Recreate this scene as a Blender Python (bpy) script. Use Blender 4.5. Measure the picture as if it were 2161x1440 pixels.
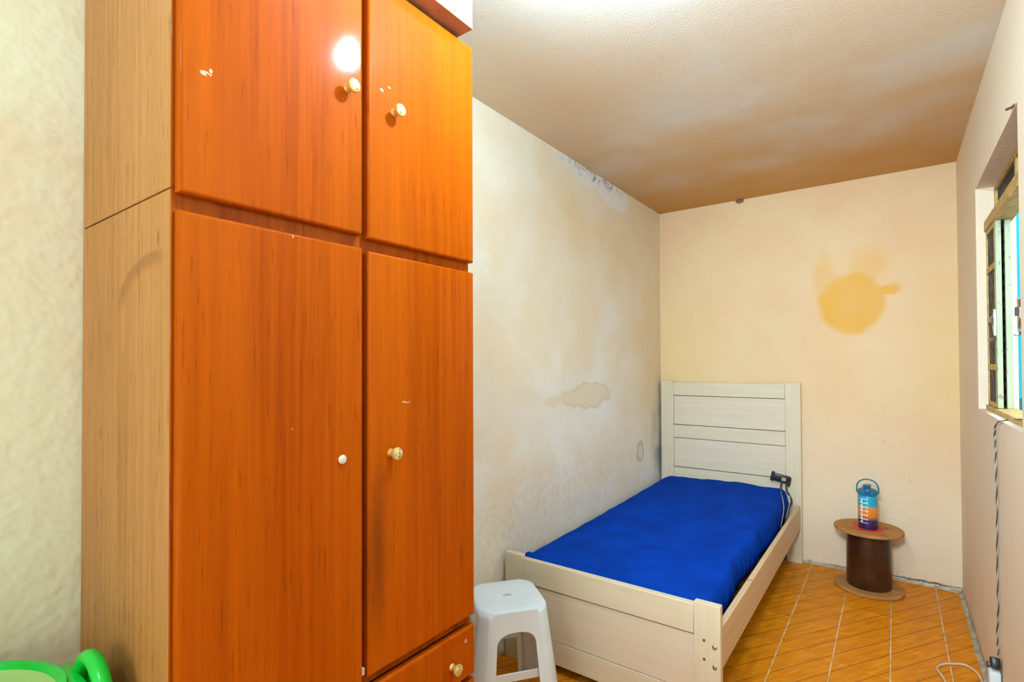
import bpy, bmesh, math, random
from mathutils import Vector, Matrix, noise

# ------------------------------------------------------------------ clear
for o in list(bpy.data.objects):
    bpy.data.objects.remove(o, do_unlink=True)
scene = bpy.context.scene
COL = scene.collection
PI = math.pi

# ------------------------------------------------------------------ camera
CAM_H = 1.40
F_PX, CX, CY = 1084.4, 1119.87, 751.70          # solved on the 2161x1440 frame
PITCH, YAW, ROLL = 0.013385, 0.614661, -0.004554
cam = bpy.data.cameras.new('camera')
cam.sensor_fit = 'HORIZONTAL'
cam.sensor_width = 36.0
cam.lens = F_PX * 36.0 / 2161.0
cam.shift_x = -(CX - 1080.5) / 2161.0
cam.shift_y = (CY - 720.0) / 2161.0
cam.clip_start = 0.02
cam_ob = bpy.data.objects.new('camera', cam)
COL.objects.link(cam_ob)
fw = Vector((-math.sin(YAW) * math.cos(PITCH), math.cos(YAW) * math.cos(PITCH), math.sin(PITCH)))
rt = Vector((math.cos(YAW), math.sin(YAW), 0))
up = rt.cross(fw)
rt2 = rt * math.cos(ROLL) + up * math.sin(ROLL)
up2 = rt2.cross(fw)
m = Matrix((rt2, up2, -fw)).transposed().to_4x4()
m.translation = Vector((0, 0, CAM_H))
cam_ob.matrix_world = m
scene.camera = cam_ob

# ------------------------------------------------------------------ light
world = bpy.data.worlds.new('world')
scene.world = world
world.use_nodes = True
bg = world.node_tree.nodes['Background']
bg.inputs[0].default_value = (0.80, 0.95, 1.0, 1)
bg.inputs[1].default_value = 4.2
BULB_POS = (-0.525, 1.09, 2.472)
BULB_POWER = 1000.0          # emission, the lamp over the wardrobe
REAR_POS = (-0.62, -0.75, 2.475)
REAR_POWER = 570.0
if hasattr(scene, 'cycles'):
    scene.cycles.max_bounces = 5
    scene.cycles.diffuse_bounces = 4
    scene.cycles.glossy_bounces = 3
    scene.cycles.transmission_bounces = 2
    scene.cycles.caustics_reflective = False
    scene.cycles.caustics_refractive = False
# two added fill spots: one aimed down the room, one bounced off the ceiling


def spot(name, power, loc, aim, size, blend, soft):
    li = bpy.data.lights.new(name, 'SPOT')
    li.energy = power
    li.color = FILL_TINT
    li.spot_size = math.radians(size)
    li.spot_blend = blend
    li.shadow_soft_size = soft
    ob = bpy.data.objects.new(name, li)
    COL.objects.link(ob)
    ob.location = loc
    ob.rotation_euler = (Vector(loc) - Vector(aim)).to_track_quat('Z', 'Y').to_euler()


FILL_TINT = (.74, .92, 1.02)
BULB_TINT = (.60, .87, 1.06)
spot('fill_forward', 290.0, (-.10, -.05, 1.95), (-.36, 4.05, 1.15), 72, 1.0, .16)
spot('fill_bounce', 14.0, (.02, -.10, 1.60), (-.35, .9, 2.618), 130, .9, .06)
scene.view_settings.view_transform = 'Standard'
scene.view_settings.look = 'None'
scene.view_settings.exposure = 0.16
scene.view_settings.gamma = 1.0
scene.view_settings.use_curve_mapping = False

# ------------------------------------------------------------------ room numbers (metres)
XL, XR = -1.557, 0.326
YF, YB = 4.053, -1.75
ZC = 2.618

# ================================================================== node helpers
class N:
    def __init__(s, name):
        s.m = bpy.data.materials.new(name)
        s.m.use_nodes = True
        s.t = s.m.node_tree
        s.t.nodes.clear()
        s.out = s.t.nodes.new('ShaderNodeOutputMaterial')
        s.b = s.t.nodes.new('ShaderNodeBsdfPrincipled')
        s.t.links.new(s.b.outputs[0], s.out.inputs[0])

    def put(s, sock, v):
        if isinstance(v, bpy.types.NodeSocket):
            s.t.links.new(v, sock)
        elif isinstance(v, (tuple, list)):
            v = tuple(v)
            if sock.type == 'RGBA' and len(v) == 3:
                v = v + (1,)
            sock.default_value = v
        else:
            sock.default_value = v

    def set(s, **k):
        for a, v in k.items():
            s.put(s.b.inputs[a.replace('_', ' ')], v)
        return s

    def math(s, op, a, b=0.0, c=None, clamp=False):
        n = s.t.nodes.new('ShaderNodeMath')
        n.operation = op
        n.use_clamp = clamp
        s.put(n.inputs[0], a)
        s.put(n.inputs[1], b)
        if c is not None:
            s.put(n.inputs[2], c)
        return n.outputs[0]

    def pos(s, kind='world'):
        if kind == 'world':
            return s.t.nodes.new('ShaderNodeNewGeometry').outputs['Position']
        return s.t.nodes.new('ShaderNodeTexCoord').outputs['Object']

    def sep(s, v):
        n = s.t.nodes.new('ShaderNodeSeparateXYZ')
        s.put(n.inputs[0], v)
        return n.outputs[0], n.outputs[1], n.outputs[2]

    def scale(s, v, sc, loc=(0, 0, 0), rot=(0, 0, 0)):
        n = s.t.nodes.new('ShaderNodeMapping')
        s.put(n.inputs[0], v)
        n.inputs[1].default_value = loc
        n.inputs[2].default_value = rot
        n.inputs[3].default_value = sc
        return n.outputs[0]

    def noise(s, v, sc=5, det=3, rough=.5, dist=0.0, color=False):
        n = s.t.nodes.new('ShaderNodeTexNoise')
        s.put(n.inputs['Vector'], v)
        n.inputs['Scale'].default_value = sc
        n.inputs['Detail'].default_value = det
        n.inputs['Roughness'].default_value = rough
        n.inputs['Distortion'].default_value = dist
        return n.outputs[1 if color else 0]

    def warp(s, v, sc, amt):
        c = s.noise(v, sc, 3, .55, color=True)
        a = s.t.nodes.new('ShaderNodeVectorMath')
        a.operation = 'SUBTRACT'
        s.put(a.inputs[0], c)
        a.inputs[1].default_value = (.5, .5, .5)
        b = s.t.nodes.new('ShaderNodeVectorMath')
        b.operation = 'MULTIPLY_ADD'
        s.put(b.inputs[0], a.outputs[0])
        b.inputs[1].default_value = (amt, amt, amt)
        s.put(b.inputs[2], v)
        return b.outputs[0]

    def ramp(s, v, lo, hi, a=0.0, b=1.0):
        n = s.t.nodes.new('ShaderNodeMapRange')
        n.interpolation_type = 'SMOOTHSTEP'
        s.put(n.inputs[0], v)
        n.inputs[1].default_value = lo
        n.inputs[2].default_value = hi
        n.inputs[3].default_value = a
        n.inputs[4].default_value = b
        return n.outputs[0]

    def mix(s, f, a, b, mode='MIX'):
        n = s.t.nodes.new('ShaderNodeMix')
        n.data_type = 'RGBA'
        n.blend_type = mode
        s.put(n.inputs[0], f)
        s.put(n.inputs[6], a)
        s.put(n.inputs[7], b)
        return n.outputs[2]

    def blob(s, a, b, ca, cb, ra, rb, soft):
        """1 inside an ellipse on the (warped) surface coordinates a, b"""
        p = s.math('DIVIDE', s.math('SUBTRACT', a, ca), ra)
        q = s.math('DIVIDE', s.math('SUBTRACT', b, cb), rb)
        d = s.math('SQRT', s.math('ADD', s.math('MULTIPLY', p, p), s.math('MULTIPLY', q, q)))
        return s.ramp(d, 1 + soft, 1 - soft)

    def bump(s, h, strength=.3, dist=.01):
        n = s.t.nodes.new('ShaderNodeBump')
        n.inputs['Strength'].default_value = strength
        n.inputs['Distance'].default_value = dist
        s.put(n.inputs['Height'], h)
        s.t.links.new(n.outputs[0], s.b.inputs['Normal'])


def srgb(r, g, b):
    f = lambda c: (c / 255 / 12.92) if c / 255 <= .04045 else ((c / 255 + .055) / 1.055) ** 2.4
    return (f(r), f(g), f(b))


def plain(name, col, rough=.5, metal=0.0, var=.08, sc=30, bump=0.0):
    n = N(name)
    p = n.pos('object')
    f = n.noise(p, sc, 3)
    n.set(Base_Color=n.mix(n.ramp(f, .3, .7), tuple(c * (1 - var) for c in col), tuple(min(1, c * (1 + var)) for c in col)),
          Roughness=rough, Metallic=metal)
    if bump:
        n.bump(f, bump, .002)
    return n.m


# ------------------------------------------------------------------ plaster
def plaster(name, c1, c2, stains, bump=.35, bsc=40):
    n = N(name)
    p = n.pos()
    wc = n.noise(p, 7, 1.5, .55, color=True)
    vm = n.t.nodes.new('ShaderNodeVectorMath')
    vm.operation = 'MULTIPLY_ADD'
    n.put(vm.inputs[0], wc)
    vm.inputs[1].default_value = (.10, .10, .10)
    n.put(vm.inputs[2], n.scale(p, (1, 1, 1), loc=(-.05, -.05, -.05)))
    x, y, z = n.sep(vm.outputs[0])
    n.fine = n.noise(p, 30, 3, .7)          # shared by all the stain masks
    n.mid = n.noise(vm.outputs[0], 2.3, 2, .6)
    col = n.mix(n.ramp(n.mid, .33, .68), c1, c2)
    col = n.mix(n.math('MULTIPLY', n.ramp(n.fine, .3, .75), .10), col, tuple(c * .72 for c in c1))
    col = stains(n, col, p, x, y, z)
    n.set(Base_Color=col, Roughness=.88)
    n.b.inputs['Specular IOR Level'].default_value = .25
    n.bump(n.noise(p, bsc, 1, .6), bump, .006)
    return n.m


CREAM = (.82, .61, .37)
PALE = (.84, .78, .66)
PEACH = (.80, .64, .46)


def st_far(n, col, p, x, y, z):
    # yellow damp patch with an arm to the right and two faint lobes above
    y1 = n.blob(x, z, -.225, 1.79, .195, .205, .16)
    y2 = n.blob(x, z, -.03, 1.862, .085, .04, .35)
    y3 = n.blob(x, z, -.375, 2.00, .075, .14, .55)
    y4 = n.blob(x, z, -.14, 2.02, .11, .12, .7)
    a = n.math('MAXIMUM', y1, y2)
    b = n.math('MULTIPLY', n.math('MAXIMUM', y3, y4), .55)
    f = n.math('MAXIMUM', a, b)
    lv = n.ramp(n.mid, .25, .7, .78, 1.0)
    col = n.mix(n.math('MULTIPLY', f, lv), col, (.80, .44, .085))
    # paler ring of dried plaster around it
    # soft yellowing low on the left, and by the right corner
    g = n.math('MAXIMUM', n.blob(x, z, -1.45, 1.45, .32, .42, .9), n.blob(x, z, .28, 1.45, .13, .55, .9))
    col = n.mix(n.math('MULTIPLY', g, .4), col, (.80, .59, .24))
    # whiter toward the floor
    lo = n.ramp(z, 1.25, .25)
    col = n.mix(n.math('MULTIPLY', lo, .5), col, (.83, .77, .64))
    # crack and grime where the wall meets the floor
    px, py, pz = x, y, n.math('ADD', n.sep(p)[2], n.math('MULTIPLY', n.math('SUBTRACT', n.fine, .5), .03))
    ln = n.math('MULTIPLY', n.blob(px, pz, .15, .022, .19, .0065, .5), .9)
    ln2 = n.math('MULTIPLY', n.blob(px, pz, -.33, .014, .1, .006, .5), .6)
    col = n.mix(n.math('MAXIMUM', ln, ln2), col, (.06, .06, .05))
    gr = n.math('MULTIPLY', n.ramp(z, .10, .0), n.ramp(n.fine, .5, .72))
    col = n.mix(n.math('MULTIPLY', gr, .55), col, (.25, .25, .2))
    # grey thumb marks above the cable reel
    sp = n.ramp(n.fine, .64, .68)
    sp = n.math('MULTIPLY', sp, n.blob(x, z, -.02, .62, .18, .3, .5))
    return n.mix(n.math('MULTIPLY', sp, .25), col, (.2, .2, .17))


def st_left(n, col, p, x, y, z):
    # yellowed zone by the corner and under the ceiling
    g = n.math('MAXIMUM', n.blob(y, z, 3.7, 2.25, .75, .45, .8), n.blob(y, z, 2.7, 2.2, .6, .28, .9))
    g = n.math('MAXIMUM', g, n.blob(y, z, 3.85, 1.35, .3, .55, .8))
    col = n.mix(n.math('MULTIPLY', g, .5), col, (.74, .54, .28))
    # white efflorescence under the ceiling with black mould on its upper edge
    w = n.math('MAXIMUM', n.blob(y, z, 2.86, 2.60, .30, .085, .25), n.blob(y, z, 3.18, 2.545, .25, .085, .25))
    col = n.mix(n.math('MULTIPLY', w, .9), col, (.80, .79, .80))
    mo = n.math('MULTIPLY', n.blob(y, z, 2.98, 2.60, .33, .042, .8), n.ramp(n.fine, .46, .66))
    col = n.mix(n.math('MULTIPLY', mo, .85), col, (.13, .12, .12))
    # flaked patches at half height, pale halo round them
    fl = n.math('MAXIMUM', n.blob(y, z, 2.83, 1.20, .30, .072, .10), n.blob(y, z, 2.42, 1.195, .085, .035, .2))
    fl = n.math('MAXIMUM', fl, n.math('MULTIPLY', n.blob(y, z, 2.15, 1.22, .13, .06, .4), .45))
    ha = n.blob(y, z, 2.62, 1.17, .75, .17, .45)
    col = n.mix(n.math('MULTIPLY', ha, .45), col, (.80, .78, .74))
    col = n.mix(n.math('MULTIPLY', fl, .55), col, (.72, .60, .36))
    rim = n.math('SUBTRACT', n.blob(y, z, 2.83, 1.20, .31, .078, .10), n.blob(y, z, 2.83, 1.20, .285, .066, .10), clamp=True)
    col = n.mix(n.math('MULTIPLY', rim, .4), col, (.58, .45, .22))
    # ring stain and mould near the head of the bed
    r = n.math('SUBTRACT', n.blob(y, z, 3.63, .74, .07, .075, .15), n.math('MULTIPLY', n.blob(y, z, 3.63, .74, .045, .052, .2), .6), clamp=True)
    col = n.mix(n.math('MULTIPLY', r, .6), col, (.42, .33, .2))
    dk = n.math('MULTIPLY', n.blob(y, z, 4.06, .84, .17, .42, .7), n.ramp(n.mid, .3, .62))
    col = n.mix(n.math('MULTIPLY', dk, .85), col, (.20, .205, .22))
    wl = n.math('MULTIPLY', n.blob(y, z, 3.72, .5, .16, .22, .6), n.ramp(n.fine, .45, .6))
    col = n.mix(n.math('MULTIPLY', wl, .8), col, (.82, .83, .85))
    # grey-green speckled damp low behind the bed
    gd = n.math('MULTIPLY', n.blob(y, z, 2.45, .55, .75, .24, .8), n.ramp(n.fine, .35, .75))
    col = n.mix(n.math('MULTIPLY', gd, .42), col, (.52, .48, .34))
    gw = n.math('MULTIPLY', n.blob(y, z, 2.9, .42, .9, .16, .8), .5)
    col = n.mix(gw, col, (.72, .72, .70))
    # stretch before the wardrobe: its different light painted in as a paler green-white
    light_tint = n.math('MULTIPLY', n.ramp(y, .5, .3), n.ramp(n.mid, .25, .62, .35, 1.0))
    col = n.mix(n.math('MULTIPLY', light_tint, .8), col, (.84, .89, .67))
    return col


def st_right(n, col, p, x, y, z):
    g = n.ramp(n.mid, .4, .7)
    col = n.mix(n.math('MULTIPLY', g, .5), col, (.84, .60, .40))
    gr = n.math('MULTIPLY', n.ramp(z, .09, .0), n.ramp(n.fine, .35, .6))
    return n.mix(n.math('MULTIPLY', gr, .5), col, (.45, .42, .38))


def st_ceil(n, col, p, x, y, z):
    # water staining: brown-yellow drifts, plus light falloff painted in toward the far end
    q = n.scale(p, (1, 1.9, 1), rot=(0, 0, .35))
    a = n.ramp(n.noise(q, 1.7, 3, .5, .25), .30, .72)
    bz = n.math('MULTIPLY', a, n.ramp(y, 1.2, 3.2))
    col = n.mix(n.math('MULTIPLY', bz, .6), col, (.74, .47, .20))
    far_falloff = n.ramp(n.math('ADD', y, n.math('MULTIPLY', n.mid, .8)), 2.6, 4.5)
    col = n.mix(n.math('MULTIPLY', far_falloff, .9), col, (.58, .29, .065))
    w = n.math('MULTIPLY', n.blob(x, y, -1.42, 1.9, .5, .5, .8), .55)
    col = n.mix(w, col, (.74, .50, .26))
    sp = n.ramp(n.fine, .745, .765)
    return n.mix(n.math('MULTIPLY', sp, .7), col, (.16, .11, .07))


M = {}
M['wall_far'] = plaster('plaster_far', CREAM, (.81, .56, .33), st_far)
M['wall_left'] = plaster('plaster_left', (.81, .685, .50), (.84, .79, .69), st_left, .5)
M['wall_right'] = plaster('plaster_right', (.88, .72, .53), (.88, .78, .64), st_right, .25)
M['wall_back'] = plaster('plaster_back', CREAM, PALE, lambda n, c, p, x, y, z: c)
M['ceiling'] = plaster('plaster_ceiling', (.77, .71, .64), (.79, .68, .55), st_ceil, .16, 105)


def tile_mat():
    n = N('tile_wood_print')
    p = n.pos()
    x, y, z = n.sep(p)
    # printed strips run along the tile diagonal
    d = n.math('SUBTRACT', y, n.math('MULTIPLY', x, 1.453))
    u = n.math('DIVIDE', d, .1635)
    fr = n.math('FRACT', n.math('ADD', u, 100.37))
    ln = n.math('MAXIMUM', n.ramp(fr, 0, .04, 1, 0), n.ramp(fr, .96, 1.0))
    idx = n.math('FLOOR', n.math('ADD', u, 100.37))
    info = n.t.nodes.new('ShaderNodeObjectInfo').outputs['Random']
    wn = n.t.nodes.new('ShaderNodeTexWhiteNoise')
    wn.noise_dimensions = '2D'
    cb = n.t.nodes.new('ShaderNodeCombineXYZ')
    n.put(cb.inputs[0], idx)
    n.put(cb.inputs[1], n.math('MULTIPLY', info, 37.0))
    n.put(wn.inputs['Vector'], cb.outputs[0])
    g = n.noise(n.scale(n.scale(p, (1, 1, 1), rot=(0, 0, -.968)), (7, 60, 1)), 1.0, 4, .62, .4)
    col = n.mix(n.ramp(g, .3, .72), (.64, .195, .004), (.88, .325, .007))
    col = n.mix(n.math('MULTIPLY', wn.outputs[0], .38), col, (.66, .22, .012))
    col = n.mix(n.math('MULTIPLY', ln, .85), col, (.16, .045, .01))
    sc = n.ramp(n.noise(p, 11, 5, .7), .60, .72)
    col = n.mix(n.math('MULTIPLY', sc, .25), col, (.78, .50, .22))
    n.set(Base_Color=col, Roughness=n.ramp(n.noise(p, 8, 3), .3, .7, .28, .5))
    n.b.inputs['Specular IOR Level'].default_value = .12
    n.bump(g, .06, .002)
    return n.m


M['tile'] = tile_mat()
M['grout'] = plain('grout', (.70, .56, .36), .95, var=.3, sc=18, bump=.4)
M['cement'] = plain('cement_fillet', (.46, .42, .32), .95, var=.35, sc=22, bump=.5)


def veneer(name, dark, mid, light, rough, coat, scl=(26, 26, 1.3), chips=True, seed=0.0, marks=None):
    n = N(name)
    p = n.scale(n.pos(), (1, 1, 1), loc=(seed, seed * .7, seed * 1.3))
    q = n.scale(p, scl)
    a = n.noise(q, 1.0, 3, .66, .35)
    b = n.noise(n.scale(p, (4.5, 4.5, .55)), 1.0, 2, .5, .8)
    col = n.mix(n.ramp(a, .28, .72), dark, mid)
    col = n.mix(n.math('MULTIPLY', n.ramp(b, .3, .75), .5), col, light)
    pores = n.ramp(n.noise(n.scale(p, (150, 150, 9)), 1.0, 2), .60, .74)
    col = n.mix(n.math('MULTIPLY', pores, .45), col, tuple(c * .5 for c in dark))
    if chips:
        c = n.ramp(n.noise(n.scale(n.pos(), (60, 60, 32)), 1.0, 1), .805, .82)
        col = n.mix(n.math('MULTIPLY', c, .75), col, (.78, .55, .38))
    if marks:
        col = marks(n, col)
    n.set(Base_Color=col, Roughness=rough)
    n.b.inputs['Coat Weight'].default_value = coat
    n.b.inputs['Coat Roughness'].default_value = .12
    n.b.inputs['Specular IOR Level'].default_value = .03
    n.bump(n.noise(n.pos(), 130, 1), .10, .0009)
    return n.m


def door_marks(n, col):
    x, y, z = n.sep(n.warp(n.pos(), 90, .012))
    f = None
    for a, b, ra, rb in ((.421, 1.937, .0055, .004), (.4355, 1.948, .003, .005), (.427, 1.941, .010, .0012), (.826, 2.082, .005, .003), (.848, 2.099, .003, .002), (1.128, .585, .004, .006), (.905, 1.30, .014, .0012)):
        q = n.blob(y, z, a, b, ra, rb, .3)
        f = q if f is None else n.math('MAXIMUM', f, q)
    col = n.mix(n.math('MULTIPLY', f, .8), col, (.80, .62, .50))
    # rubbed dark patch on the right door's opening edge
    g = n.math('MULTIPLY', n.blob(y, z, .812, .93, .024, .17, .8), .55)
    return n.mix(g, col, (.10, .022, .004))


def side_marks(n, col):
    x, y, z = n.sep(n.pos())
    ring = n.math('SUBTRACT', n.blob(x, z, -1.13, 1.515, .190, .098, .04), n.blob(x, z, -1.115, 1.505, .175, .085, .12), clamp=True)
    ring = n.math('MULTIPLY', ring, n.math('MULTIPLY', n.ramp(z, 1.49, 1.55), n.ramp(x, -1.07, -1.12)))
    col = n.mix(n.math('MULTIPLY', ring, .45), col, (.22, .085, .022))
    dash = n.ramp(n.noise(n.scale(n.pos(), (110, 110, 13)), 1.0, 2), .66, .73)
    return n.mix(n.math('MULTIPLY', dash, .5), col, (.16, .055, .012))


M['door'] = veneer('cherry_veneer', (.32, .050, .0006), (.45, .080, .0010), (.56, .120, .0015), .5, .10, (55, 55, 1.3), True, 0.0, door_marks)
M['side'] = veneer('brown_melamine', (.36, .155, .040), (.49, .225, .064), (.56, .27, .086), .5, .22, (62, 62, 1.6), False, 3.1, side_marks)
M['edge'] = veneer('cherry_edge', (.24, .038, .001), (.38, .075, .002), (.47, .11, .003), .42, .14, (40, 40, 1.2), True, 1.7)
M['bedpaint'] = None


def bed_mat(name, scl, a=(.66, .57, .40), b=(.71, .62, .45)):
    n = N(name)
    p = n.pos()
    g = n.noise(n.scale(p, scl), 1.0, 5, .6)
    col = n.mix(n.ramp(g, .3, .7), a, b)
    wr = n.ramp(n.noise(p, 34, 4, .7), .70, .76)
    col = n.mix(n.math('MULTIPLY', wr, .35), col, (.40, .31, .18))
    n.set(Base_Color=col, Roughness=.5)
    n.bump(g, .12, .001)
    return n.m


M['bed_v'] = bed_mat('whitewashed_wood_upright', (60, 60, 2.5))
M['bed_h'] = bed_mat('whitewashed_wood_level', (2.5, 60, 60))
M['bed_panel'] = bed_mat('whitewashed_panel', (2.2, 70, 70), (.67, .57, .42), (.72, .62, .48))
M['bed_rail'] = bed_mat('whitewashed_wood_rail', (60, 2.5, 60), (.62, .44, .25), (.69, .52, .32))


def sheet_mat():
    n = N('blue_sheet')
    p = n.pos()
    f = n.noise(n.warp(p, 5, .1), 6, 4, .6)
    col = n.mix(n.ramp(f, .3, .72), (.0006, .036, .33), (.001, .050, .44))
    n.set(Base_Color=col, Roughness=.85)
    n.b.inputs['Specular IOR Level'].default_value = .04
    n.b.inputs['Sheen Weight'].default_value = .0
    n.b.inputs['Sheen Tint'].default_value = (.25, .35, .9, 1)
    n.bump(n.math('ADD', n.noise(p, 420, 2), n.math('MULTIPLY', n.noise(n.warp(p, 4, .2), 13, 3), 2.2)), .25, .004)
    return n.m


M['sheet'] = sheet_mat()
M['white_plastic'] = plain('white_plastic', (.74, .84, .92), .38, var=.03, sc=9)
M['black'] = plain('black_plastic', (.012, .012, .013), .35, var=.2)
M['steel'] = plain('dull_steel', (.42, .41, .38), .38, 1.0, var=.2, sc=80)
M['rust'] = plain('rusty_steel', (.16, .08, .04), .8, .3, var=.4, sc=60)
M['knob'] = plain('pale_gilt_knob', (.72, .47, .13), .28, .35, var=.15, sc=60)
M['knob_face'] = plain('engraved_knob_face', (.68, .55, .28), .3, .3, var=.5, sc=170, bump=.6)
M['knob_base'] = plain('white_knob_base', (.72, .70, .60), .45, 0, var=.15, sc=90)
M['drum'] = plain('dark_brown_board_tube', (.050, .017, .007), .36, var=.3, sc=14)
M['reelwood'] = veneer('reel_chipboard', (.36, .15, .045), (.50, .24, .08), (.56, .29, .11), .6, 0, (7, 22, 22), False, 5.0)
M['red'] = plain('red_paper', (.68, .045, .03), .6, var=.2, sc=25)
M['ochre'] = plain('ochre_painted_steel', (.52, .33, .10), .55, .1, var=.25, sc=30, bump=.2)
M['palegreen'] = None


def chipped_green():
    n = N('pale_green_paint')
    p = n.pos()
    c = n.mix(n.ramp(n.noise(p, 9, 3), .3, .7), (.28, .33, .20), (.34, .38, .25))
    c = n.mix(n.math('MULTIPLY', n.ramp(n.noise(n.scale(p, (60, 60, 30)), 1, 3), .64, .68), .8), c, (.18, .15, .10))
    n.set(Base_Color=c, Roughness=.5)
    return n.m


M['palegreen'] = chipped_green()


def pane_mat():
    n = N('grimy_dark_glass')
    p = n.pos()
    g = n.noise(p, 45, 4, .7)
    col = n.mix(n.ramp(g, .42, .75), (.010, .013, .014), (.045, .047, .043))
    n.set(Base_Color=col, Roughness=n.ramp(g, .3, .7, .35, .7))
    n.b.inputs['Specular IOR Level'].default_value = .12
    return n.m


M['pane'] = pane_mat()
M['cyan'] = plain('cyan_masonry_paint', (.003, .26, .35), .8, var=.12, sc=1.2)
M['teal'] = plain('teal_base_paint', (.005, .10, .12), .8, var=.15, sc=3)
M['ground'] = plain('outdoor_concrete', (.45, .44, .42), .9, var=.2, sc=5)
M['green'] = plain('bright_green_plastic', (.004, .62, .055), .22, var=.12, sc=12)
M['lime'] = plain('pale_lime_plastic', (.46, .68, .24), .4, var=.05, sc=6)
M['cable_white'] = plain('white_cable', (.74, .60, .50), .5, var=.1)
M['cable_black'] = plain('black_cable', (.03, .03, .028), .5, var=.2)
M['cable_grey'] = plain('grey_cable', (.34, .33, .28), .5, var=.2)
M['card_white'] = plain('white_cardboard', (.30, .29, .25), .7, var=.05, sc=7)
M['card_brown'] = plain('brown_cardboard', (.38, .17, .09), .85, var=.18, sc=10)
M['tape'] = plain('brown_tape', (.62, .42, .22), .4, var=.2, sc=30)
M['mud'] = plain('dried_mud', (.22, .15, .09), .95, var=.4, sc=150, bump=.6)
M['wire_silver'] = plain('silver_wire', (.7, .7, .72), .3, .9, var=.1)


def bulb_mat(name, power):
    n = N(name)
    n.set(Base_Color=(.9, .9, .9))
    n.b.inputs['Emission Color'].default_value = BULB_TINT + (1,)
    n.b.inputs['Emission Strength'].default_value = power
    return n.m


# ================================================================== mesh helpers
ORG = {}


def bm_box(bm, x0, x1, y0, y1, z0, z1, bev=0.0, seg=2, edges=None):
    vs = [bm.verts.new((x, y, z)) for x in (x0, x1) for y in (y0, y1) for z in (z0, z1)]
    fs = [(0, 1, 3, 2), (4, 6, 7, 5), (0, 4, 5, 1), (2, 3, 7, 6), (0, 2, 6, 4), (1, 5, 7, 3)]
    faces = [bm.faces.new([vs[i] for i in f]) for f in fs]
    if bev:
        es = {e for f in faces for e in f.edges}
        if edges:
            es = [e for e in es if edges(e)]
        bmesh.ops.bevel(bm, geom=list(es), offset=bev, segments=seg, profile=.5, affect='EDGES', clamp_overlap=True)


def new(name, bm, mat, parent=None, smooth=None, structure=False):
    bmesh.ops.recalc_face_normals(bm, faces=bm.faces[:])
    me = bpy.data.meshes.new(name)
    org = ORG.get(parent.name, Vector()) if parent else Vector()
    if parent:
        bmesh.ops.translate(bm, verts=bm.verts[:], vec=-org)
    bm.to_mesh(me)
    bm.free()
    me.materials.append(mat)
    o = bpy.data.objects.new(name, me)
    COL.objects.link(o)
    if parent:
        o.parent = parent
        ORG[o.name] = org
    if smooth is not None:
        for p in me.polygons:
            p.use_smooth = True
        if smooth < 180:
            me.set_sharp_from_angle(angle=math.radians(smooth))
    if structure:
        o['kind'] = 'structure'
    return o


def flat_axis(o):
    """keep the big axis-aligned faces of a bevelled board flat shaded"""
    for p in o.data.polygons:
        if max(abs(c) for c in p.normal) > .9999:
            p.use_smooth = False
    return o


def box(name, mat, parent, x0, x1, y0, y1, z0, z1, bev=0.0, seg=2, structure=False, edges=None):
    bm = bmesh.new()
    bm_box(bm, x0, x1, y0, y1, z0, z1, bev, seg, edges)
    return flat_axis(new(name, bm, mat, parent, 40 if bev else None, structure))


def thing(name, loc, label, cat, group=None):
    o = bpy.data.objects.new(name, None)
    o.empty_display_size = .05
    COL.objects.link(o)
    o.location = loc
    ORG[o.name] = Vector(loc)
    tag(o, label, cat, group)
    return o


def tag(o, label, cat, group=None):
    o['label'] = label
    o['category'] = cat
    if group:
        o['group'] = group
    return o


def bm_lathe(bm, prof, c, seg=32, axis='z', cap=True, mat=None):
    """prof: list of (radius, height); axis z upwards, or x for knobs"""
    rings = []
    for r, h in prof:
        ring = []
        for i in range(seg):
            a = 2 * PI * i / seg
            if axis == 'z':
                v = (c[0] + r * math.cos(a), c[1] + r * math.sin(a), c[2] + h)
            elif axis == 'x':
                v = (c[0] + h, c[1] + r * math.cos(a), c[2] + r * math.sin(a))
            else:
                v = (c[0] + r * math.cos(a), c[1] + h, c[2] + r * math.sin(a))
            ring.append(bm.verts.new(v))
        rings.append(ring)
    for a, b in zip(rings, rings[1:]):
        for i in range(seg):
            bm.faces.new((a[i], a[(i + 1) % seg], b[(i + 1) % seg], b[i]))
    if cap:
        bm.faces.new(rings[0][::-1])
        bm.faces.new(rings[-1])


def lathe(name, mat, parent, prof, c, seg=32, axis='z', cap=True, smooth=40):
    bm = bmesh.new()
    bm_lathe(bm, prof, c, seg, axis, cap)
    return new(name, bm, mat, parent, smooth)


def bm_tube(bm, pts, r, seg=8, closed=False):
    pts = [Vector(p) for p in pts]
    n = len(pts)
    rings = []
    prev = None
    for i, p in enumerate(pts):
        a = pts[i - 1] if (i > 0 or closed) else p
        b = pts[(i + 1) % n] if (i < n - 1 or closed) else p
        t = (b - a).normalized()
        if prev is None:
            ref = Vector((0, 0, 1)) if abs(t.z) < .9 else Vector((1, 0, 0))
            u = t.cross(ref).normalized()
        else:
            u = (prev - t * prev.dot(t)).normalized()
        prev = u
        w = t.cross(u)
        rr = r[i] if isinstance(r, (list, tuple)) else r
        rings.append([bm.verts.new(p + (u * math.cos(2 * PI * k / seg) + w * math.sin(2 * PI * k / seg)) * rr) for k in range(seg)])
    m = n if closed else n - 1
    for i in range(m):
        A, B = rings[i], rings[(i + 1) % n]
        for k in range(seg):
            bm.faces.new((A[k], A[(k + 1) % seg], B[(k + 1) % seg], B[k]))
    if not closed:
        bm.faces.new(rings[0][::-1])
        bm.faces.new(rings[-1])


def tube(name, mat, parent, pts, r, seg=8, closed=False):
    bm = bmesh.new()
    bm_tube(bm, pts, r, seg, closed)
    return new(name, bm, mat, parent, 60)


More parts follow.
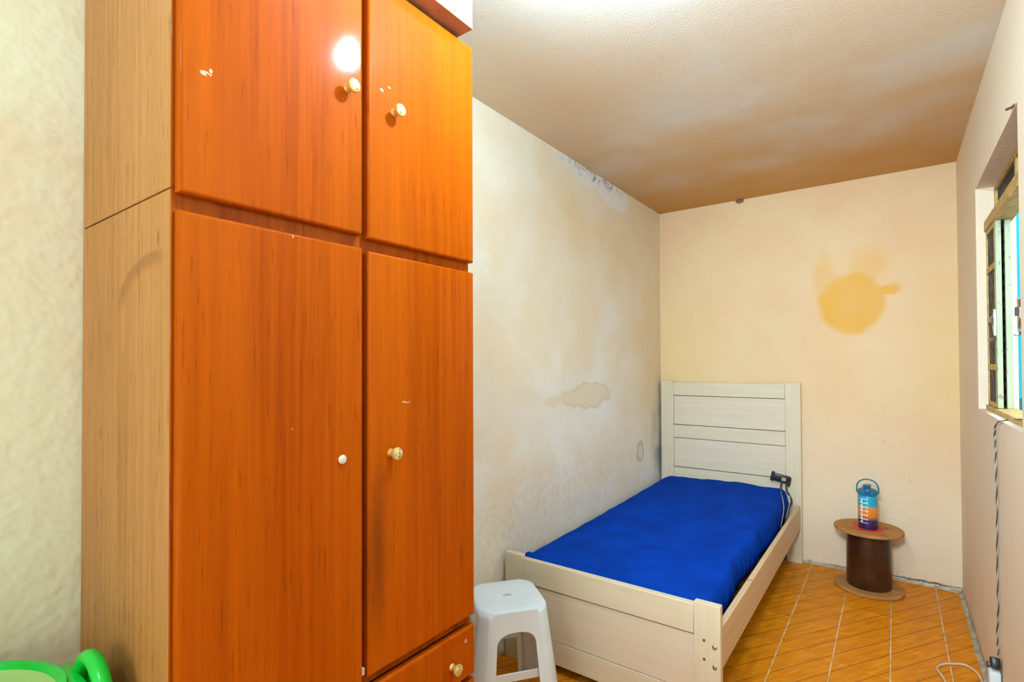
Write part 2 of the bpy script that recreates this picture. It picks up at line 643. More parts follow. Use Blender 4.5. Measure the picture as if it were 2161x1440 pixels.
def spline(pts, k=8):
    """Catmull-Rom through the points"""
    P = [Vector(p) for p in pts]
    P = [P[0] * 2 - P[1]] + P + [P[-1] * 2 - P[-2]]
    out = []
    for i in range(1, len(P) - 2):
        a, b, c, d = P[i - 1:i + 3]
        for s in range(k):
            t = s / k
            out.append(.5 * ((2 * b) + (c - a) * t + (2 * a - 5 * b + 4 * c - d) * t * t + (3 * b - a - 3 * c + d) * t ** 3))
    out.append(P[-2])
    return out


# ================================================================== the room
T = .14   # wall thickness
WIN = (2.19, 3.20, 1.175, 2.213)      # y0 y1 z0 z1 of the opening in the right wall
bm = bmesh.new()
bm_box(bm, XL - T, XR + T, YB - T, YF + T, -.12, -.004)
floor = new('floor', bm, M['grout'], None, None, True)
ORG['floor'] = Vector()

# tiles: 0.225 x 0.327 each a piece of its own
TW, TL, G = .2245, .3275, .0055
X0, Y0 = -.4765, 3.440
tile_data = {}


def tile(x0, x1, y0, y1):
    w, l = round(x1 - x0, 4), round(y1 - y0, 4)
    key = (w, l)
    if key not in tile_data:
        b = bmesh.new()
        bm_box(b, -w / 2, w / 2, -l / 2, l / 2, -.006, 0, .0016, 1, lambda e: all(v.co.z > -.001 for v in e.verts))
        bmesh.ops.recalc_face_normals(b, faces=b.faces[:])
        me = bpy.data.meshes.new('tile')
        b.to_mesh(me)
        b.free()
        me.materials.append(M['tile'])
        tile_data[key] = me
    o = bpy.data.objects.new('tile', tile_data[key])
    COL.objects.link(o)
    o.parent = floor
    o.location = ((x0 + x1) / 2, (y0 + y1) / 2, 0)


random.seed(4)
xmin, xmax, ymin, ymax = XL + .004, XR - .016, YB + .01, YF - .012
i = math.floor((xmin - X0) / TW)
while X0 + i * TW < xmax:
    a, b = max(xmin, X0 + i * TW + G / 2), min(xmax, X0 + (i + 1) * TW - G / 2)
    off = -.055 * ((a + b) / 2 - X0 - .1)
    j = math.floor((ymin - Y0) / TL) - 1
    while Y0 + off + j * TL < ymax:
        c, d = max(ymin, Y0 + off + j * TL + .0026), min(ymax, Y0 + off + (j + 1) * TL - .0026)
        if b - a > .01 and d - c > .01:
            tile(a, b, c, d)
        j += 1
    i += 1

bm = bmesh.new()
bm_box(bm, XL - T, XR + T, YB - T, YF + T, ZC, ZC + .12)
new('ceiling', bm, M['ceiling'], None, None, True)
bm = bmesh.new()
bm_box(bm, XL - T, XL, YB - T, YF + T, -.12, ZC)
new('wall_left', bm, M['wall_left'], None, None, True)
bm = bmesh.new()
bm_box(bm, XL, XR, YF, YF + T, -.12, ZC)
new('wall_far', bm, M['wall_far'], None, None, True)

# right wall with the window opening (ring of quads, jamb faces slightly uneven)
y0, y1, z0, z1 = WIN
bm = bmesh.new()
bm_box(bm, XR, XR + T, YB - T, y0, -.12, ZC)
bm_box(bm, XR, XR + T, y1, YF + T, -.12, ZC)
bm_box(bm, XR, XR + T, y0, y1, -.12, z0)
bm_box(bm, XR, XR + T, y0, y1, z1, ZC)
new('wall_right', bm, M['wall_right'], None, None, True)

# back wall behind the photographer, with an open doorway letting daylight in
DX0, DX1, DZ = -1.15, -.25, 2.1
bm = bmesh.new()
bm_box(bm, XL, DX0, YB - T, YB, -.12, ZC)
bm_box(bm, DX1, XR, YB - T, YB, -.12, ZC)
bm_box(bm, DX0, DX1, YB - T, YB, DZ, ZC)
new('wall_back', bm, M['wall_back'], None, None, True)
bm = bmesh.new()
bm_box(bm, DX0, DX0 + .035, YB - T, YB + .01, 0, DZ)
bm_box(bm, DX1 - .035, DX1, YB - T, YB + .01, 0, DZ)
bm_box(bm, DX0, DX1, YB - T, YB + .01, DZ - .035, DZ)
new('door_1', bm, M['bed_v'], None, None, True)

# cement fillet left between the tiles and the two walls, ragged on its tile side
bm = bmesh.new()
random.seed(8)


def fillet(bm, along, n, f):
    prev = None
    for k in range(n + 1):
        t = k / n
        p = [bm.verts.new(q) for q in f(t)]
        if prev:
            for a in range(len(p) - 1):
                bm.faces.new((prev[a], prev[a + 1], p[a + 1], p[a]))
        prev = p


def f_right(t):
    y = 1.2 + t * (YF - 1.2)
    w = .013 + .009 * noise.noise(Vector((y * 9, 0, 3))) + .004 * noise.noise(Vector((y * 31, 0, 3)))
    h = .012 + .01 * noise.noise(Vector((y * 7, 4, 3)))
    return [(XR - .002, y, -.003), (XR - .002, y, h + .006), (XR - w * .5, y, h * .7), (XR - w - .006, y, .0025), (XR - w - .008, y, -.003)]


def f_far(t):
    x = XL + t * (XR - XL)
    w = .005 + .006 * noise.noise(Vector((x * 9, 7, 3))) + .003 * noise.noise(Vector((x * 31, 0, 9)))
    w += .022 * max(0, (x - .15) / .17) ** 2
    h = .008 + .006 * noise.noise(Vector((x * 7, 4, 8)))
    return [(x, YF - .002, -.003), (x, YF - .002, h + .004), (x, YF - w * .5, h * .7), (x, YF - w - .005, .0025), (x, YF - w - .006, -.003)]


fillet(bm, 'y', 140, f_right)
new('trim_1', bm, M['cement'], None, 60, True)
bm = bmesh.new()
fillet(bm, 'x', 100, f_far)
new('trim_2', bm, M['cement'], None, 60, True)

# ------------------------------------------------------------------ the window
win = bpy.data.objects.new('window_1', None)
COL.objects.link(win)
win.location = (XR + .04, 2.695, 1.175)
ORG['window_1'] = Vector(win.location)
win['kind'] = 'structure'
FX0, FX1 = .392, .432
e = .004
# outer frame
for nm, a in (('window_frame', (FX0, FX1, y0 + e, y0 + .03, z0 + e, z1 - e)), ('window_frame', (FX0, FX1, y1 - .012, y1 - .001, z0 + e, z1 - e)),
              ('window_frame', (FX0, FX1, y0 + e, y1 - e, z1 - .022, z1 - .001)), ('window_sill', (.352, FX1, y0 + e, y1 - .002, z0 + .001, z0 + .020))):
    box(nm, M['ochre'], win, *a, bev=.002, seg=1)
# transom rail standing proud of the frame
box('transom_rail', M['ochre'], win, .354, .425, y0 + e, y1 - .003, 2.003, 2.052, .003, 1)
# transom lights
box('pane', M['pane'], win, .404, .409, y0 + .03, 2.715, 2.052, z1 - .022)
box('pane', M['pane'], win, .404, .409, 2.735, y1 - .012, 2.052, z1 - .022)
box('mullion', M['ochre'], win, .396, .416, 2.713, 2.737, 2.052, z1 - .022, .002, 1)


def sash(ya, yb, end):
    """fixed inner sash with three glazing bars; end = y of its free stile"""
    zz0, zz1 = z0 + .022, 2.002
    x0, x1 = .360, .372
    box('sash_stile', M['ochre'], win, x0, x1, ya, ya + .014, zz0, zz1, .0015, 1)
    box('sash_stile', M['ochre'], win, x0, x1, yb - .014, yb, zz0, zz1, .0015, 1)
    box('sash_rail', M['ochre'], win, x0, x1, ya + .014, yb - .014, zz0, zz0 + .02, .0015, 1)
    box('sash_rail', M['ochre'], win, x0, x1, ya + .014, yb - .014, zz1 - .02, zz1, .0015, 1)
    lv = [zz0 + .02, 1.372, 1.586, 1.815, zz1 - .02]
    for k, h in enumerate(lv[1:4]):
        box('glazing_bar', M['ochre'], win, x0 - .001, x1, ya + .014, yb - .014, h - .013, h + .013, .0015, 1)
    for a, b in zip(lv, lv[1:]):
        box('pane', M['pane'], win, .365, .3675, ya + .013, yb - .013, a, b)
    s = 1 if end < (ya + yb) / 2 else -1
    g0, g1 = sorted((end - .002 * s, end - .018 * s))
    box('sash_end_stile', M['palegreen'], win, .361, .3805, g0, g1, zz0, zz1, .0015, 1)
    # latch plate and catch on the free stile
    bmL = bmesh.new()
    yl = end + (.030 if s > 0 else -.030)
    pts = [(0, -.062), (.045 * s, -.025), (.045 * s, .012), (0, .05)]
    va = [bmL.verts.new((.352, end - .02 * s + q[0], 1.57 + q[1])) for q in pts]
    vb = [bmL.verts.new((.360, end - .02 * s + q[0], 1.57 + q[1])) for q in pts]
    bmL.faces.new(va)
    bmL.faces.new(vb[::-1])
    for k in range(4):
        bmL.faces.new((va[k], va[(k + 1) % 4], vb[(k + 1) % 4], vb[k]))
    lp = new('latch_plate', bmL, M['steel'], win, None)
    bmL = bmesh.new()
    bm_box(bmL, .346, .352, end - .012 * s - .012, end - .012 * s + .012, 1.555, 1.585, .001, 1)
    new('keyhole', bmL, M['black'], lp)
    bmL = bmesh.new()
    bm_tube(bmL, spline([(.36, end - .01 * s, 1.496), (.345, end + .005 * s, 1.49), (.343, end + .03 * s, 1.492)], 5), .006, 8)
    new('catch', bmL, M['steel'], win, 60)


sash(2.955, 3.192, 2.955)
sash(2.20, 2.405, 2.405)
# outer sliding shutters: dark slatted sheet with a pale green end stile
for ya, yb, end in ((2.965, 3.19, 2.950), (2.225, 2.39, 2.39)):
    sh = box('shutter', M['black'], win, .400, .406, ya, yb, z0 + .022, 2.0)
    for k in range(16):
        zz = z0 + .05 + k * .05
        bmS = bmesh.new()
        bm_box(bmS, .395, .400, ya + .02, yb - .004, zz, zz + .03, .002, 1)
        new('slat', bmS, M['rust'], sh)
    g0, g1 = (end - .0, end + .016) if end > 2.7 else (end - .016, end)
    box('shutter_stile', M['palegreen'], win, .3925, .4125, g0, g1, z0 + .02, 2.002, .0015, 1)
bm = bmesh.new()
bm_tube(bm, [(.31, 2.262, 2.221), (.322, 2.25, 2.2205), (.332, 2.21, 2.218)], .004, 6)
tag(new('nail', bm, M['rust']), 'rusty nail stub above the top near corner of the window', 'nail')

# what stands outside the window: a cyan neighbour wall and the yard
yard = box('yard_ground', M['ground'], None, XR + T, 4.2, -3.5, 9.0, -.3, -.15)
yard['kind'] = 'structure'
nb = thing('neighbour_house_wall', (2.0, 5.3, -.15), 'bright cyan painted house wall outside the window', 'wall')
box('wall_face', M['cyan'], nb, XR + T + .02, 4.2, 5.2, 5.4, 1.12, 3.4)
box('wall_base_band', M['teal'], nb, XR + T + .02, 4.2, 5.19, 5.4, -.15, 1.12)
box('wall_face', M['cyan'], nb, 4.0, 4.2, -3.0, 5.2, -.15, 2.6)

# ================================================================== wardrobe
WY0, WY1 = .378, 1.166
WXB, WXF = XL + .004, -1.054          # back and front of the case
DF = -1.034                           # face of the doors
wd = thing('wardrobe', ((WXB + WXF) / 2, (WY0 + WY1) / 2, 0), 'tall orange cherry veneer wardrobe with brown side and gilt knobs', 'wardrobe')
pt = .018
ZJ, ZT = 1.7185, 2.366
# lower case
box('side_panel', M['side'], wd, WXB, WXF - .004, WY0, WY0 + pt, .0, ZJ - .0015, .001, 1)
box('side_panel', M['side'], wd, WXB, WXF - .004, WY1 - pt, WY1, .0, ZJ - .0015, .001, 1)
box('side_panel', M['side'], wd, WXB, WXF - .004, WY0, WY0 + pt, ZJ + .0015, ZT, .001, 1)
box('side_panel', M['side'], wd, WXB, WXF - .004, WY1 - pt, WY1, ZJ + .0015, ZT, .001, 1)
for ya in (WY0, WY1 - pt):
    box('edge_strip', M['edge'], wd, WXF - .004, WXF, ya, ya + pt, 0, ZJ - .0015, .0012, 1)
    box('edge_strip', M['edge'], wd, WXF - .004, WXF, ya, ya + pt, ZJ + .0015, ZT, .0012, 1)
box('back_panel', M['side'], wd, WXB, WXB + .006, WY0 + pt, WY1 - pt, .1, ZT - .002)
box('top_board', M['edge'], wd, WXB + .006, WXF, WY0 + pt, WY1 - pt, ZT - pt, ZT)
box('case_rail', M['edge'], wd, WXB + .006, WXF - .002, WY0 + pt, WY1 - pt, ZJ - .045, ZJ - .0015)
box('case_rail', M['edge'], wd, WXB + .006, WXF - .002, WY0 + pt, WY1 - pt, ZJ + .0015, ZJ + .02)
box('centre_upright', M['edge'], wd, WXB + .006, WXF - .002, .772, .791, .1, ZJ - .045)
box('centre_upright', M['edge'], wd, WXB + .006, WXF - .002, .772, .791, ZJ + .02, ZT - pt)
box('plinth', M['edge'], wd, WXF - .05, WXF - .03, WY0 + pt, WY1 - pt, 0, .1)
box('case_rail', M['edge'], wd, WXB + .006, WXF - .002, WY0 + pt, WY1 - pt, .1, .118)
box('case_rail', M['edge'], wd, WXB + .006, WXF - .002, .791, WY1 - pt, .622, .642)


def front(name, ya, yb, za, zb):
    bmf = bmesh.new()
    bm_box(bmf, WXF + .001, DF, ya, yb, za, zb)
    ed = [e_ for e_ in bmf.edges if all(v.co.x > DF - .001 for v in e_.verts)]
    bmesh.ops.bevel(bmf, geom=ed, offset=.007, segments=4, profile=.5, affect='EDGES')
    return flat_axis(new(name, bmf, M['door'], wd, 35))


def knob(par, y, z, missing=False):
    if missing:
        return lathe('knob_base', M['knob_base'], par, [(.0095, 0), (.0105, .002), (.0095, .004), (.004, .0055)], (DF, y, z), 20, 'x')
    k = lathe('knob', M['knob'], par, [(.0105, 0), (.0085, .004), (.0075, .010), (.0105, .016), (.0150, .020), (.0162, .024), (.0150, .0275), (.0128, .0285)], (DF, y, z), 24, 'x')
    lathe('knob_face', M['knob_face'], k, [(.0126, .0284), (.0105, .0298), (.004, .0304)], (DF, y, z), 24, 'x')
    return k


YA0, YA1, YB0, YB1 = .3835, .771, .7865, 1.1685
d = front('door', YA0, YA1, 1.7085, 2.358)
knob(d, .729, 2.043)
d = front('door', YB0, YB1, 1.7035, 2.358)
knob(d, .866, 2.040)
d = front('door', YA0, YA1, .110, 1.6765)
knob(d, .714, 1.181, True)
bm = bmesh.new()
bm_box(bm, WXF + .001, WXF + .012, .774, .782, .655, .672, .001, 1)
new('hinge', bm, M['knob_base'], d)
d = front('door', YB0, YB1, .648, 1.6735)
knob(d, .854, 1.176)
for za, zb in ((.474, .620), (.296, .458), (.118, .280)):
    d = front('drawer', YB0, YB1, za, zb)
    knob(d, .885, (za + zb) / 2 - .011)
    knob(d, 1.071, (za + zb) / 2 - .011)

# ------------------------------------------------------------------ white box overhanging the wardrobe top
zb0 = ZT + .001
bx = thing('cardboard_box', (-1.15, .93, zb0), 'white cardboard box jutting over the top of the wardrobe', 'box')
bxs = (-1.36, -.985, .74, 1.1115)
box('box_bottom', M['card_brown'], bx, *bxs, zb0, zb0 + .004)
box('box_walls', M['card_white'], bx, *bxs, zb0 + .0042, zb0 + .19, .001, 1)
bm = bmesh.new()
for s in (0, 1):
    bm_box(bm, bxs[0], bxs[1], bxs[2] + s * .187, bxs[2] + .184 + s * .187, zb0 + .1902, zb0 + .193)
new('box_flaps', bm, M['card_white'], bx)
bm = bmesh.new()
pp = [(-.9843, 1.035 + .004 * math.sin(k * 1.9), zb0 + .012 + k * .02) for k in range(9)]
bm_tube(bm, pp, .0028, 6)
new('string', bm, M['tape'], bx, 60)

# ================================================================== bed
BX0, BX1 = -1.532, -.530
BYF, BYH = 1.95, 4.028      # foot face, head back
bed = thing('single_bed', ((BX0 + BX1) / 2, 3.0, 0), 'whitewashed wooden single bed in the corner with panelled headboard', 'bed')
PW = .098
# headboard
hy0, hy1 = BYH - .034, BYH
hb = box('headboard', M['bed_h'], bed, BX0 + PW + .001, BX1 - PW - .001, hy0 + .003, hy1 - .004, .28, .572, .002, 1)
for xa in (BX0, BX1 - PW):
    box('head_post', M['bed_v'], bed, xa, xa + PW, hy0, hy1, 0, 1.252, .003, 2)
for za, zb, nm, mt, rec in ((1.139, 1.243, 'head_rail', 'bed_h', .003), (.909, 1.135, 'head_panel', 'bed_panel', .010), (.806, .905, 'head_rail', 'bed_h', .003), (.577, .802, 'head_panel', 'bed_panel', .010)):
    box(nm, M[mt], hb, BX0 + PW + .001, BX1 - PW - .001, hy0 + rec, hy1 - .004, za, zb, .002, 1)
# footboard
fy0, fy1 = BYF, BYF + .032
FZ = .497
for xa in (BX0, BX1 - PW):
    box('foot_post', M['bed_v'], bed, xa, xa + PW, fy0, fy1, 0, FZ, .003, 2)
fb = box('foot_rail', M['bed_h'], bed, BX0 + PW + .001, BX1 - PW - .001, fy0 + .002, fy1, .373, .484, .002, 1)
box('foot_panel', M['bed_panel'], bed, BX0 + PW + .001, BX1 - PW - .001, fy0 + .009, fy1, .148, .3665, .001, 1)
box('foot_rail', M['bed_h'], bed, BX0 + PW + .001, BX1 - PW - .001, fy0 + .007, fy1, .045, .146, .002, 1)
# side rails
for xa, mat in ((BX1 - .031, 'bed_rail'), (BX0 + .006, 'bed_rail')):
    box('side_rail', M[mat], bed, xa, xa + .024, fy1 + .0005, hy0 - .0005, .246, .402, .002, 1)
# seam block and saw cut in the right rail
box('rail_joint', M['rust'], bed, BX1 - .0315, BX1 - .0068, 2.505, 2.508, .385, .4028)
# slats under the mattress
for k in range(11):
    ya = 2.06 + k * .178
    box('slat', M['drum'], bed, BX0 + .031, BX1 - .032, ya, ya + .07, .285, .303)
# bolts on the near foot post
for xx, zz, r in ((-.5515, .345, .0085), (-.5515, .272, .0085), (-.590, .361, .005), (-.590, .291, .005)):
    lathe('bolt', M['steel'] if r > .006 else M['rust'], bed, [(r, .001), (r, -.002), (r * .7, -.004)], (xx, fy0, zz), 16, 'y')

# mattress under a fitted blue sheet
mx0, mx1, my0, my1 = -1.497, -.588, 1.988, 3.985
mz0 = .304
bm = bmesh.new()
NU, NV = 56, 110


def mat_pt(u, v):
    """u, v in 0..1 across/along; returns top surface point incl. rounded rim"""
    x = mx0 + (mx1 - mx0) * u
    y = my0 + (my1 - my0) * v
    return x, y


def zt(x, y):
    du = min(x - mx0, mx1 - x)
    dv = min(y - my0, my1 - y)
    z = .462 + .040 * ((y - my0) / (my1 - my0)) ** 1.2
    z += .012 * math.sin(PI * (x - mx0) / (mx1 - mx0))
    # shoulder
    R = .055
    q = max(0, 1 - du / R)
    z -= .040 * (1 - math.sqrt(max(0, 1 - q * q)))
    q = max(0, 1 - dv / R)
    z -= .030 * (1 - math.sqrt(max(0, 1 - q * q)))
    # slack of the cloth
    z += .0065 * noise.noise(Vector((x * 5.5, y * 3.1, 1.3))) + .0034 * noise.noise(Vector((x * 15 + y * 4, y * 9, 7.7)))
    z += .0030 * (1 - abs(noise.noise(Vector((x * 7 - y * 3, y * 5, 2.2))))) ** 6
    # pull lines from the right foot corner and a dip in the middle
    z -= .012 * math.exp(-(((x + 1.10) / .10) ** 2 + ((y - 2.85) / .22) ** 2))
    dx, dy = x - mx1, y - my0
    rr = math.hypot(dx, dy)
    z += .004 * math.sin(9 * math.atan2(dy, -dx + 1e-6)) * math.exp(-rr / .25)
    # seam welt at the head and a lump at the left foot corner
    z += .014 * math.exp(-((y - (my1 - .012)) / .012) ** 2) * (.6 + .6 * noise.noise(Vector((x * 7, 3, 3))))
    z += .022 * math.exp(-(((x - mx0 - .05) / .04) ** 2 + ((y - my0 - .04) / .03) ** 2))
    return z


def edge_in(y):
    # the right flank bulges and draws in along its length
    return .020 * math.sin((y - my0) * 2.2) ** 2 + .016 * noise.noise(Vector((y * 4, 1, 1)))


grid = []
for jv in range(NV + 1):
    row = []
    for iu in range(NU + 1):
        s = iu / NU
        u = .5 - .5 * math.cos(PI * s) * (1 - .35 * math.sin(PI * s))
        tv = jv / NV
        v = .5 - .5 * math.cos(PI * tv) * (1 - .5 * math.sin(PI * tv))
        u, v = min(1, max(0, u)), min(1, max(0, v))
        x, y = mat_pt(u, v)
        z = zt(x, y)
        w = max(0, (u - .75) / .25)
        x -= w * (.012 + edge_in(y))
        row.append(bm.verts.new((x, y, z)))
    grid.append(row)
for jv in range(NV):
    for iu in range(NU):
        bm.faces.new((grid[jv][iu], grid[jv][iu + 1], grid[jv + 1][iu + 1], grid[jv + 1][iu]))
# flanks, gathered in small folds
rim = [grid[0][i] for i in range(NU + 1)] + [grid[j][NU] for j in range(1, NV + 1)] + [grid[NV][i] for i in range(NU - 1, -1, -1)] + [grid[j][0] for j in range(NV - 1, 0, -1)]
prev = rim
cxm, cym = (mx0 + mx1) / 2, (my0 + my1) / 2
for lv in range(1, 6):
    t = lv / 5
    ring = []
    for k, v0 in enumerate(rim):
        base = v0.co
        z = base.z + (mz0 - base.z) * t
        fold = .006 * math.sin(k * 1.3 + 3 * noise.noise(Vector((k * .13, lv, 0)))) * math.sin(PI * t) - .010 * t * t
        bul = .010 * math.sin(PI * t)
        dx = (1 if base.x > mx1 - .07 else (-1 if base.x < mx0 + .01 else 0))
        dy = (1 if base.y > my1 - .01 else (-1 if base.y < my0 + .01 else 0))
        x = base.x + dx * (fold + (bul if dx > 0 else 0))
        y = base.y + dy * min(0, fold)
        ring.append(bm.verts.new((x, y, z)))
    for k in range(len(rim)):
        a = (k + 1) % len(rim)
        bm.faces.new((prev[k], prev[a], ring[a], ring[k]))
    prev = ring
bm.faces.new(prev)
ms = new('mattress', bm, M['sheet'], None, 180)
tag(ms, 'thin mattress in a royal blue fitted sheet lying in the bed', 'mattress')

# ------------------------------------------------------------------ black charger propped at the bed head
cg = thing('charger', (-.655, 3.955, .50), 'black charger with dangling cables at the right of the bed head', 'charger')
rotm = Matrix.Rotation(math.radians(12), 4, 'Y') @ Matrix.Rotation(math.radians(10), 4, 'Z')
bm = bmesh.new()
bm_box(bm, -.056, .056, -.014, .014, -.026, .026, .005, 2)
bm_box(bm, -.066, -.046, -.017, .010, -.030, .034, .003, 1)
bm_box(bm, .040, .062, -.017, .010, -.040, .022, .003, 1)
bmesh.ops.transform(bm, matrix=Matrix.Translation((-.652, 3.955, .585)) @ rotm, verts=bm.verts[:])
body = new('charger_body', bm, M['black'], cg, 40)
bm = bmesh.new()
bm_box(bm, .004, .030, -.0155, -.0145, -.012, .012, .0004, 1)
bmesh.ops.transform(bm, matrix=Matrix.Translation((-.652, 3.955, .585)) @ rotm, verts=bm.verts[:])
new('charger_label', bm, M['cable_grey'], body)
for a in ([(-.645, 3.95, .566), (-.650, 3.945, .545), (-.652, 3.935, .512), (-.645, 3.90, .509)],
          [(-.615, 3.95, .562), (-.618, 3.945, .540), (-.612, 3.93, .505), (-.588, 3.88, .49), (-.573, 3.86, .455), (-.585, 3.80, .41), (-.59, 3.72, .37)]):
    tube('cable', M['cable_black'], cg, spline(a, 6), .006, 8)
tube('cable', M['wire_silver'], cg, spline([(-.645, 3.90, .5075), (-.632, 3.84, .500), (-.607, 3.74, .482), (-.5895, 3.66, .447), (-.589, 3.60, .40), (-.590, 3.55, .36)], 6), .0028, 6)
tube('cable', M['wire_silver'], cg, spline([(-.588, 3.88, .492), (-.577, 3.80, .462), (-.58, 3.75, .42), (-.585, 3.70, .38)], 6), .0025, 6)

# ================================================================== white plastic stool
SC = Vector((-1.305, 1.672))
SA = math.radians(52)
SH = .452


def stool_pt(lx, ly, z):
    ca, sa = math.cos(SA), math.sin(SA)
    return Vector((SC.x + lx * ca - ly * sa, SC.y + lx * sa + ly * ca, z))


st = thing('plastic_stool', (SC.x, SC.y, 0), 'white moulded plastic stool between the wardrobe and the bed', 'stool')
HS, CH = .138, .050       # half side at the top, corner cut


def outline(hs, ch, n=4):
    """square with rounded cut corners, anticlockwise, local coords"""
    pts = []
    for cxs, cys in ((1, -1), (1, 1), (-1, 1), (-1, -1)):
        ax, ay = (cxs * hs, cys * (hs - ch)), (cxs * (hs - ch), cys * hs)
        if cxs * cys > 0:
            a, b = ax, ay
        else:
            a, b = ay, ax
        cc = (cxs * hs, cys * hs)
        for k in range(n + 1):
            t = k / n
            # blend between straight chamfer and round corner
            qx = (1 - t) ** 2 * a[0] + 2 * t * (1 - t) * (cc[0] * .45 + (a[0] + b[0]) / 2 * .55) + t * t * b[0]
            qy = (1 - t) ** 2 * a[1] + 2 * t * (1 - t) * (cc[1] * .45 + (a[1] + b[1]) / 2 * .55) + t * t * b[1]
            pts.append((qx, qy))
    return pts


# seat top with a hole in the middle, lip rounding over into the skirt
bm = bmesh.new()
levels = [(.026, .0185, SH - .012, .0), (.026, .0185, SH - .002, .0), (.06, .03, SH - .001, 0), (HS - .010, CH, SH, 0), (HS - .003, CH, SH - .003, 0), (HS, CH, SH - .010, 0)]
rings = []
for q, (hs, ch, z, _) in enumerate(levels):
    if q < 2:
        o_ = [(0.020 * math.cos(a), .0085 * math.sin(a)) for a in [2 * PI * (k + 0) / 20 - PI / 2 + .5 for k in range(20)]]
    else:
        o_ = outline(hs, ch)
    rings.append([bm.verts.new(stool_pt(a, b, z)) for a, b in o_])
for A, B in zip(rings, rings[1:]):
    n_ = len(A)
    for k in range(n_):
        bm.faces.new((A[k], A[(k + 1) % n_], B[(k + 1) % n_], B[k]))
new('seat', bm, M['white_plastic'], st, 50)

# shell of skirt and legs: one sheet per side is cut by an arch; corners carry L-shaped legs
SPL = .058          # outward splay at floor


def splay(z):
    return SPL * (SH - z) / SH


def shell_side(rot):
    """one side of the skirt + two half legs (local side at +x), as a sheet with thickness"""
    ca, sa = math.cos(rot), math.sin(rot)
    bm_ = bmesh.new()
    w = HS - CH
    leg = .020        # half leg width kept on this flat face
    nz = 22
    zs = [SH - .010, SH - .045, SH - .0819] + [SH - .082 - .05 * (k / 12) ** 2 for k in range(1, 13)] + [(SH - .132) * (1 - k / 10) for k in range(1, 11)]
    arch_top = SH - .082
    for sgn in (1, -1):
        prevr = None
        for z in zs:
            hs = HS + splay(z)
            outer = w + splay(z) * .55
            if z > arch_top:
                inner = 0.0
            else:
                t = min(1, (arch_top - z) / .05)
                half = outer - leg
                inner = half * (1 - (1 - t) ** 2.6) ** .38
            row = []
            for k in range(6):
                ly = inner + (outer - inner) * k / 5
                row.append((hs, sgn * ly, z))
            cur = [bm_.verts.new(stool_pt(p[0] * ca - p[1] * sa, p[0] * sa + p[1] * ca, p[2])) for p in row]
            if prevr:
                for k in range(5):
                    bm_.faces.new((prevr[k], prevr[k + 1], cur[k + 1], cur[k]))
            prevr = cur
    bmesh.ops.remove_doubles(bm_, verts=bm_.verts[:], dist=.0004)
    return bm_


def corner(rot):
    """rounded corner face joining two sides: the outside of a leg"""
    ca, sa = math.cos(rot), math.sin(rot)
    bm_ = bmesh.new()
    nz = 22
    prevr = None
    for k in range(nz + 1):
        z = SH - .010 - (SH - .010) * (k / nz)
        hs = HS + splay(z)
        w = HS - CH + splay(z) * .55
        a, b, cc = (hs, w), (w, hs), (hs, hs)
        row = []
        for q in range(5):
            t = q / 4
            mx, my = cc[0] * .45 + (a[0] + b[0]) / 2 * .55, cc[1] * .45 + (a[1] + b[1]) / 2 * .55
            row.append(((1 - t) ** 2 * a[0] + 2 * t * (1 - t) * mx + t * t * b[0], (1 - t) ** 2 * a[1] + 2 * t * (1 - t) * my + t * t * b[1]))
        cur = [bm_.verts.new(stool_pt(p[0] * ca - p[1] * sa, p[0] * sa + p[1] * ca, z)) for p in row]
        if prevr:
            for q in range(4):
                bm_.faces.new((prevr[q], prevr[q + 1], cur[q + 1], cur[q]))
        prevr = cur
    return bm_


def solid(o, th):
    md = o.modifiers.new('thickness', 'SOLIDIFY')
    md.thickness = th
    md.offset = -1
    return o


def clean_faces(bm_, centre):
    """orient all faces away from the stool's axis"""
    bm_.normal_update()
    for f in bm_.faces:
        c = f.calc_center_median()
        out = Vector((c.x - centre.x, c.y - centre.y, 0))
        if f.normal.dot(out) < 0:
            f.normal_flip()


def new_raw(name, bm_, mat, parent, smooth):
    me = bpy.data.meshes.new(name)
    bmesh.ops.translate(bm_, verts=bm_.verts[:], vec=-ORG[parent.name])
    bm_.to_mesh(me)
    bm_.free()
    me.materials.append(mat)
    o = bpy.data.objects.new(name, me)
    COL.objects.link(o)
    o.parent = parent
    ORG[o.name] = ORG[parent.name]
    for p in me.polygons:
        p.use_smooth = True
    me.set_sharp_from_angle(angle=math.radians(smooth))
    return o


for k in range(4):
    b_ = shell_side(k * PI / 2)
    clean_faces(b_, SC)
    sk = solid(new_raw('skirt', b_, M['white_plastic'], st, 50), .0045)
    for p_ in sk.data.polygons:
        p_.use_smooth = False
    b_ = corner(k * PI / 2)
    clean_faces(b_, SC)
    solid(new_raw('leg', b_, M['white_plastic'], st, 60), .0045)
# stretchers low between the legs
for k in range(4):
    rot = k * PI / 2
    ca, sa = math.cos(rot), math.sin(rot)
    z = .205 if k % 2 else .225
    hs = HS + splay(z) - .012
    L_ = HS - CH + splay(z) * .55 - .012
    bm = bmesh.new()
    bm_box(bm, hs - .010, hs - .004, -L_, L_, z - .016, z + .016, .0015, 1)
    for v in bm.verts:
        p = v.co
        v.co = stool_pt(p.x * ca - p.y * sa, p.x * sa + p.y * ca, p.z)
    new('stretcher', bm, M['white_plastic'], st, 40)

